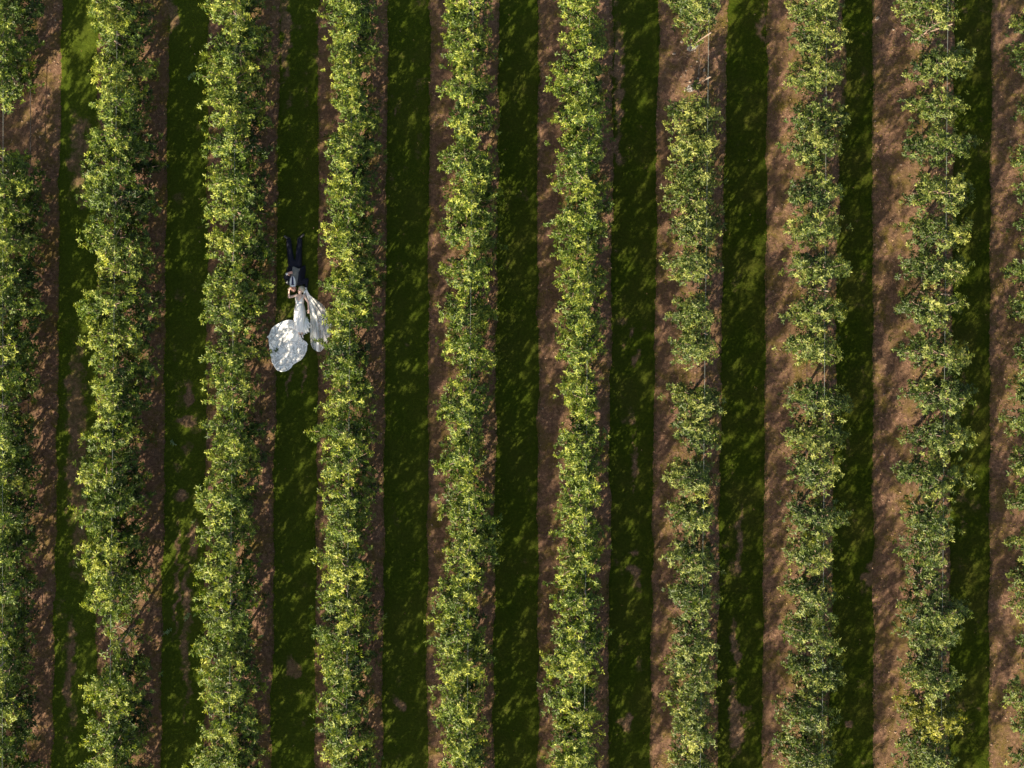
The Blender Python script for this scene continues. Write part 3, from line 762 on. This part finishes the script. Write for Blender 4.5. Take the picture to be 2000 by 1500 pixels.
def hand(bm, wrist, palm_dir, side_dir, curl=.35, up=Vector((0, 0, 1)), s=1.0):
    """palm, four unequal bent fingers and a thumb"""
    w_ = Vector(wrist); f = Vector(palm_dir).normalized(); sd = Vector(side_dir).normalized()
    pc = w_ + f * .05 * s
    for t in (-.028, -.010, .010, .028):
        capsules(bm, [(w_ + sd * t * .6 * s, .017 * s), (w_ + f * .085 * s + sd * t * s, .0125 * s)], 8)
    for t, ln in zip((-.030, -.010, .011, .031), (.058, .074, .080, .070)):
        k = w_ + f * .088 * s + sd * t * s; d1 = (f - up * curl * .5 + sd * t * 3).normalized(); d2 = (f - up * curl * 1.5).normalized(); d3 = (f - up * curl * 2.4).normalized()
        a = k + d1 * ln * .5 * s; b = a + d2 * ln * .3 * s; c = b + d3 * ln * .2 * s
        capsules(bm, [(k, .0095 * s), (a, .0088 * s), (b, .008 * s), (c, .007 * s)], 8)
    th = w_ + f * .03 * s + sd * .033 * s; t1 = th + (f * .6 + sd * .8).normalized() * .038 * s; t2 = t1 + (f * .95 + sd * .2 - up * curl * .4).normalized() * .032 * s
    capsules(bm, [(th, .014 * s), (t1, .011 * s), (t2, .009 * s)], 8)

def head(bm, c, crown_dir, face_dir, s=1.0):
    """skull, jaw, brow, nose, lips, chin and ears for a head at c"""
    c = Vector(c); u = Vector(crown_dir).normalized(); f = Vector(face_dir).normalized(); l = u.cross(f).normalized()
    B = Matrix((l, f, u)).transposed().to_4x4()
    def bl(off, r):
        m = Matrix.Translation(c + l * off[0] * s + f * off[1] * s + u * off[2] * s) @ B @ Matrix.Diagonal((r[0] * s, r[1] * s, r[2] * s, 1))
        bmesh.ops.create_uvsphere(bm, u_segments=18, v_segments=12, radius=1, matrix=m)
    bl((0, -.01, .03), (.076, .092, .085)); bl((0, .022, -.04), (.056, .062, .074)); bl((0, .058, -.098), (.024, .020, .018))
    bl((0, .082, .012), (.048, .014, .012)); bl((0, .094, -.022), (.011, .018, .026)); bl((0, .105, -.034), (.015, .012, .010))
    bl((.034, .066, -.022), (.022, .018, .018)); bl((-.034, .066, -.022), (.022, .018, .018))
    bl((0, .084, -.066), (.024, .012, .007)); bl((0, .080, -.078), (.021, .012, .007))
    for q in (1, -1): bl((.077 * q, -.008, -.018), (.010, .020, .032))
    return c, l, f, u

def small(name, shapes, mt, parent, org):
    bm = bmesh.new()
    for c, r in shapes: blob(bm, c, r, 0, 12)
    me = bpy.data.meshes.new(name); bm.to_mesh(me); bm.free(); me.transform(Matrix.Translation(-Vector(org)))
    me.polygons.foreach_set('use_smooth', np.ones(len(me.polygons), bool))
    return link(name, me, mt, parent)

def face_parts(c, l, f, u, o, org, s=1.0, lips=True, closed=False):
    for q in (1, -1):
        p = c + l * .032 * q * s + f * .084 * s - u * .004 * s
        small('eye', [(p, (.011 * s, .008 * s, .006 * s))], M['eye'], o, org)
        p = c + l * .033 * q * s + f * .09 * s + u * .018 * s
        small('eyebrow', [(p, (.018 * s, .006 * s, .005 * s))], M['hair_dark'] if not lips else M['hair_blond'], o, org)
    p = c + f * .094 * s - u * .071 * s
    small('mouth', [(p, (.021 * s, .008 * s, .007 * s))], M['lip'], o, org)

def hair_shell(name, c, l, f, u, mt, o, org, s, keep, grow=.012, lump=.0):
    bm = bmesh.new()
    B = Matrix((l, f, u)).transposed().to_4x4()
    m = Matrix.Translation(c - f * .012 * s + u * .028 * s) @ B @ Matrix.Diagonal(((.076 + grow) * s, (.094 + grow) * s, (.087 + grow) * s, 1))
    bmesh.ops.create_uvsphere(bm, u_segments=40, v_segments=26, radius=1, matrix=m)
    dele = []
    for v in bm.verts:
        q = v.co - c; a = (q.dot(l) / s, q.dot(f) / s, q.dot(u) / s)
        if not keep(*a): dele.append(v)
        else:
            v.co += (v.co - c).normalized() * lump * (math.sin(a[0] * 130 + a[2] * 40) + rng.uniform(-.6, .6)) * s
    bmesh.ops.delete(bm, geom=dele, context='VERTS')
    me = bpy.data.meshes.new(name); bm.to_mesh(me); bm.free(); me.transform(Matrix.Translation(-Vector(org)))
    me.polygons.foreach_set('use_smooth', np.ones(len(me.polygons), bool))
    ob = link(name, me, mt, o)
    sd = ob.modifiers.new('thickness', 'SOLIDIFY'); sd.thickness = .008; sd.offset = -1
    return ob

# ------------------------------------------------------------------ the groom, on his back with his head to the bottom of the picture
og = W(575, 515); GM = empty('person', og, 'man in navy suit and grey waistcoat lying on his back on the grass', 'person', 'wedding couple lying on the grass')
bm = bmesh.new()
gc, gl, gf, gu = head(bm, W(573.6, 563.2, .125), Vector((.02, -1, .12)), Vector((.34, .12, 1)), 1.0)
capsules(bm, [(W(573.6, 559, .10), .056), (W(574, 553, .10), .062)])
blob(bm, W(575.5, 546, .11), (.175, .20, .10)); blob(bm, W(576, 532, .11), (.15, .22, .095)); blob(bm, W(576, 518, .11), (.16, .15, .095))
capsules(bm, [(W(563.5, 551, .11), .06), (W(557.5, 540.5, .07), .045), (W(560.2, 534.8, .27), .032)])
capsules(bm, [(W(588, 552, .10), .06), (W(599.5, 546.5, .06), .045), (W(597.6, 561.5, .07), .032)])
for s_, kx, ax in ((569.5, 566.8, 563.6), (582.5, 583.6, 585.8)):
    capsules(bm, [(W(s_, 515, .10), .085), (W(kx, 492, .095), .058), (W(ax, 469, .06), .042)])
    capsules(bm, [(W(ax, 468, .05), .03), (W(ax + (-2 if ax < 575 else 2), 465.5, .05), .022)])
hand(bm, W(560.6, 534.6, .285), W(569, 532.4) - W(561, 534.5), Vector((0, -1, 0)), .12, s=1.1)
hand(bm, W(597.6, 561.8, .075), Vector((-.1, -1, 0)), Vector((-1, 0, 0)), .75, s=.95)
fuse('body', bm, M['skin_red'], GM, og, .007, 2)
face_parts(gc, gl, gf, gu, GM, og, lips=False)
hair_shell('hair', gc, gl, gf, gu, M['hair_dark'], GM, og, 1.0, lambda a, b, c: (c > .062 and b < .055) or (abs(a) > .06 and b < .005 and c > .0) or b < -.03, .007)
# trousers
bm = bmesh.new()
blob(bm, W(576, 517, .11), (.20, .17, .115))
for s_, kx, ax in ((569.5, 566.4, 563.8), (582.8, 583.8, 585.6)):
    capsules(bm, [(W(s_, 517, .10), .115), (W(kx, 493, .095), .095), (W(ax, 469.5, .08), .080)])
fuse('trousers', bm, M['navy'], GM, og, .009, 4)
# jacket
jp = [(567, 557.5), (562, 556), (558.5, 551), (558, 541), (560, 531), (561, 522), (566, 519), (575, 520), (587, 521), (597, 517.5), (597.5, 528), (596, 540), (597.5, 549), (592, 556), (582, 558)]
JK = drape('jacket', jp, lambda x, y, d: .02 + .215 * math.sqrt(max(0, 1 - (1 - min(d / .17, 1)) ** 2)) * (1 if x < W(588, 0).x else max(.4, 1 - (x - W(588, 0).x) * 4)), M['navy'], GM, og, .015, closed_bottom=True)
for pts in ([(W(563.5, 551, .12), .088), (W(557.6, 541, .10), .066), (W(559.2, 535.8, .25), .042)],
            [(W(588, 552, .12), .088), (W(599, 547, .08), .068), (W(598.0, 560, .075), .048)]):
    bm = bmesh.new(); capsules(bm, pts); fuse('sleeve', bm, M['navy'], JK, og, .009, 3).location = (0, 0, 0)
for a, b in ((W(559.6, 535.2, .265), W(560.8, 534.8, .28)), (W(597.8, 560.6, .075), W(597.6, 562.2, .075))):
    bm = bmesh.new(); capsules(bm, [(a, .038), (b, .037)]); fuse('shirt_cuff', bm, M['shirt'], GM, og, .007, 1)
torso = lambda lift: (lambda x, y, d: .02 + lift + .215 * math.sqrt(max(.05, 1 - ((x - W(575.5, 0).x) / .40) ** 2)))
drape('waistcoat', [(565.5, 554), (567, 556.5), (580.5, 556.8), (582, 552), (584.5, 536), (587.6, 524.3), (584, 524), (574.5, 519.8), (572.8, 521), (571.6, 533), (569, 540), (565.8, 548)],
      torso(.014), M['grey'], GM, og, .012, .02)
drape('shirt', [(568, 557.8), (567.6, 550), (569.2, 543), (572, 539), (574.6, 539), (577.8, 544), (579, 550), (578.6, 557.4)], torso(.028), M['shirt'], GM, og, .01, .02)
tie = drape('necktie', [(572, 556.4), (572.2, 554.5), (571.2, 553), (571.5, 541), (573.2, 538.6), (574.6, 541), (575.2, 553), (574.6, 554.5), (575, 556.4)], torso(.042), M['tie'], GM, og, .01, .016)
drape('bow_wings', [(570.2, 556), (570.5, 554.6), (573.5, 553.6), (576.6, 554.8), (577, 556.2), (573.6, 555.6)], torso(.050), M['tie'], tie, og, .01, .014)
drape('shirt_collar', [(568.6, 557.2), (569, 559), (574, 559.6), (578.4, 559), (578.6, 556.8), (573.8, 557.6)], torso(.02), M['shirt'], GM, og, .01, .02)
small('boutonniere', [(W(560.6 + dx, 550.5 + dy, .225 + dz), (.018, .018, .014)) for dx, dy, dz in ((0, 0, 0), (1, .6, .005), (-.9, .7, 0), (.2, -1, .0), (0, 1.4, 0), (.1, .3, .012))], M['rose'], JK, og)
# shoes
for hx, hy, tx, ty in ((565.2, 466.6, 555.5, 461.3), (583.6, 466.4, 593, 458.2)):
    bm = bmesh.new(); a = W(hx, hy, .045); b = W(tx, ty, .12)
    capsules(bm, [(a, .044), (a.lerp(b, .5), .042), (b, .034)])
    capsules(bm, [(a + Vector((0, -.01, .03)), .046), (a + Vector((0, -.03, .03)), .046)])
    sh = fuse('shoe', bm, M['shoe'], GM, og, .007, 2)

# ------------------------------------------------------------------ the bride
ob_ = W(586, 605); BR = empty('person', ob_, 'woman in white lace wedding gown lying on the grass kissing the man', 'person', 'wedding couple lying on the grass')
bm = bmesh.new()
bc, bl_, bf, bu = head(bm, W(588.0, 566.4, .115), Vector((.30, 1, .10)), Vector((-.86, .10, .62)), .93)
capsules(bm, [(W(586.5, 571, .10), .045), (W(585.8, 577, .10), .05)])
blob(bm, W(586, 583, .10), (.135, .14, .085)); blob(bm, W(585.6, 593, .10), (.105, .15, .075)); blob(bm, W(585.6, 607, .11), (.155, .16, .09))
capsules(bm, [(W(579.2, 577.3, .10), .045), (W(592.6, 577.8, .10), .045)])
blob(bm, W(581.6, 583.8, .145), (.052, .055, .042)); blob(bm, W(590, 583.8, .145), (.052, .055, .042))
capsules(bm, [(W(578.6, 577.2, .10), .044), (W(564.2, 580.4, .07), .036), (W(564.6, 567.4, .12), .024)])
capsules(bm, [(W(594.2, 577.6, .09), .044), (W(602, 590.5, .07), .034), (W(602.8, 604.0, .06), .024)])
for x0, x1, x2 in ((581.5, 582, 584.5), (590, 589.5, 590)):
    capsules(bm, [(W(x0, 610, .10), .085), (W(x1, 635, .10), .055), (W(x2, 653, .06), .035)])
    capsules(bm, [(W(x2, 653, .06), .034), (W(x2 + 1, 656.5, .13), .024)])
hand(bm, W(564.6, 567.2, .125), W(567.5, 559) - W(564.6, 567), Vector((-1, 0, 0)), .45, s=.85)
hand(bm, W(602.8, 604.2, .06), Vector((-.08, -1, 0)), Vector((-1, 0, 0)), .12, s=.85)
fuse('body', bm, M['skin'], BR, ob_, .007, 2)
face_parts(bc, bl_, bf, bu, BR, ob_, .93)
hb = hair_shell('hair', bc, bl_, bf, bu, M['hair_blond'], BR, ob_, .93, lambda a, b, c: b < .045 + max(0, c) * .45 and not (b > .0 and c < -.005), .020, .004)
small('hair_bun', [(bc - bf * .085 - bu * .02 + bu * dz + bl_ * dx, (.042, .042, .038)) for dx, dz in ((0, 0), (.03, .02), (-.03, .015), (0, .045))], M['hair_blond'], hb, ob_)
# gown: fitted bodice and skirt to the knee, then ruffles and the spread train
dp = [(576.8, 577.5), (578.6, 576.6), (580.4, 579.6), (583.6, 584.5), (584.6, 587.5), (585.6, 584.5), (589.6, 580), (593.0, 576.8), (594.2, 578), (594.6, 586), (593.6, 593), (595.6, 600), (597.4, 608), (597.8, 618),
      (597, 630), (598, 642), (596, 650), (588, 651.5), (580, 650), (574, 643), (573.4, 628), (573.8, 612), (575, 602), (577, 594), (576.4, 585)]
def gown_h(x, y, d):
    py = NY - y * S; base = np.interp(py, [576, 583, 592, 606, 630, 650], [.15, .225, .19, .215, .17, .12])
    z = .01 + base * math.sqrt(max(0, 1 - (1 - min(d / (.06 if py < 590 else .12), 1)) ** 2)) * 1.07
    return z + .006 * math.sin(x * 95 + math.sin(y * 9) * 2) * min(1, d * 12) * (py > 612) + .004 * math.sin(y * 60 + x * 30) * (py < 600) * min(1, d * 20)
GW = drape('gown', dp, gown_h, M['satin'], BR, ob_, .012, closed_bottom=True)
for a, b, c in ((W(577.6, 578.2, .12), W(578.4, 575.6, .155), W(579.4, 573.6, .12)), (W(593.6, 578, .12), W(593.4, 575.6, .15), W(592.4, 573.6, .12))):
    T = Tubes(); T.tube([a - ob_, b - ob_, c - ob_], .007, 6); T.build('shoulder_strap', M['satin'], GW)
# ruffled flare on her left side
rp = [(594, 615), (598, 617), (602, 621), (603.6, 626), (606.6, 632), (607, 637), (605.6, 640.5), (606, 646), (603.6, 650), (600, 651), (596.6, 653), (592.5, 654.5), (589.6, 651.5), (588, 640), (591, 626)]
def ruf(x, y, d):
    t = math.atan2(y - W(0, 612).y, x - W(590, 0).x)
    return .012 + .10 * min(1, d / .12) + .030 * math.sin(t * 46 + d * 8) * math.exp(-d * 7)
drape('ruffle', rp, ruf, M['satin'], GW, ob_, .012, .004, smooth_poly=1)
# train: lace appliqué on tulle, in folds that run out from the knees
tp = [(575, 628), (572.5, 625), (563, 623.5), (550, 628), (538, 634.5), (530.5, 641), (527, 650), (525.5, 655), (520.6, 657), (525, 660.5), (525.4, 668), (526.6, 680), (528.5, 695), (531.5, 708), (536.6, 716), (540, 722.5),
      (549.5, 726.2), (562, 723.8), (569.5, 718), (571, 714), (579, 708), (589, 702.5), (596, 693), (600, 683), (600.6, 674), (602, 671), (596, 665.5), (590, 661), (586.5, 654), (588, 645), (584, 636)]
fx, fy = W(582, 640).xy
def train(x, y, d):
    t = math.atan2(y - fy, x - fx); r = math.hypot(x - fx, y - fy)
    h_ = .03 + .05 * max(0, 1 - r / .5) + .018 * min(1, r * 1.5) * (math.sin(t * 13 + math.sin(r * 4) * 1.2) + .35 * math.sin(t * 27 + r * 6)) * min(1, .35 + d * 5)
    h_ += .007 * math.sin(x * 18 + y * 10) * math.sin(y * 16 - x * 7)
    return max(.03, h_ + .035)
drape('train', tp, train, M['lace'], GW, ob_, .018, .002, smooth_poly=1)
# scalloped lace border of the train
hem = tp[2:26]
hs = [W(*p, .06) - ob_ for p in hem]
T = Tubes(); pts = []
for a, b in zip(hs[:-1], hs[1:]):
    for q in range(8):
        p = a.lerp(b, q / 8); pts.append(p)
ctr = sum(pts, Vector()) / len(pts)
P = []
for i, p in enumerate(pts):
    dr = (p - ctr); dr.z = 0; dr.normalize()
    P.append(p - dr * (.02 + .012 * math.sin(i * 1.9)) + Vector((0, 0, .012 * math.sin(i * .7))))
T.tube(P, [.011 + .006 * math.sin(i * 2.3) for i in range(len(P))], 6); T.build('lace_border', M['satin'], GW)
# shoes
for x2 in (585.5, 590.6):
    bm = bmesh.new(); a = W(x2, 656.8, .10); b = W(x2 + 1.6, 659.3, .03)
    capsules(bm, [(W(x2 + .4, 655.6, .135), .026), (W(x2 + .6, 658.4, .09), .022), (b, .024)]); fuse('shoe', bm, M['shirt'], BR, ob_, .006, 1)

# ------------------------------------------------------------------ veil, bunched in his hand and spread out under the tree
vo = W(612, 620)
vp = [(593.5, 571), (594, 566), (597, 563.6), (600.5, 565), (602.5, 570), (606, 576.5), (613, 582), (621, 587.5), (628, 593), (633.5, 598), (637, 606), (641, 613), (645, 621), (648, 631), (647, 643), (645, 655), (640.5, 667),
      (634, 678), (628, 686), (622, 687.2), (614, 682.5), (608.5, 676), (606.6, 664), (606.2, 648), (606.6, 632), (605.8, 612), (604.6, 596), (601.5, 583), (598, 575.5), (592, 574.6)]
hx, hy = W(597, 566).xy
def veil_h(x, y, d):
    t = math.atan2(x - hx, hy - y); r = math.hypot(x - hx, y - hy)
    a = .035 * min(1, r * 1.6)
    return .055 + .05 * math.exp(-r * 2.2) + a * (.5 + .5 * math.sin(t * 34 + math.sin(r * 3) * 1.3)) + .2 * a * math.sin(t * 71 + r * 6) * min(1, .3 + d * 8)
VL = drape('veil', vp, veil_h, M['veil'], None, (vo.x, vo.y, 0), .016, .0015, smooth_poly=1)
VL.location = vo
tag(VL, 'long sheer white bridal veil held in his hand and spread right of the gown', 'veil')
T = Tubes()
for q in range(7):                                         # gathered folds by the hand
    a = W(594 + rng.uniform(-1, 2), 572 + rng.uniform(-2, 2), .11 + rng.uniform(0, .03)) - vo; b = W(598 + rng.uniform(-2, 2), 566 + rng.uniform(-1, 1), .13) - vo; c = W(601 + q * .8, 578 + rng.uniform(-2, 5), .08) - vo
    T.tube([a, b, c], [.022, .018, .008], 8)
T.build('gathered_top', M['shirt'], VL)
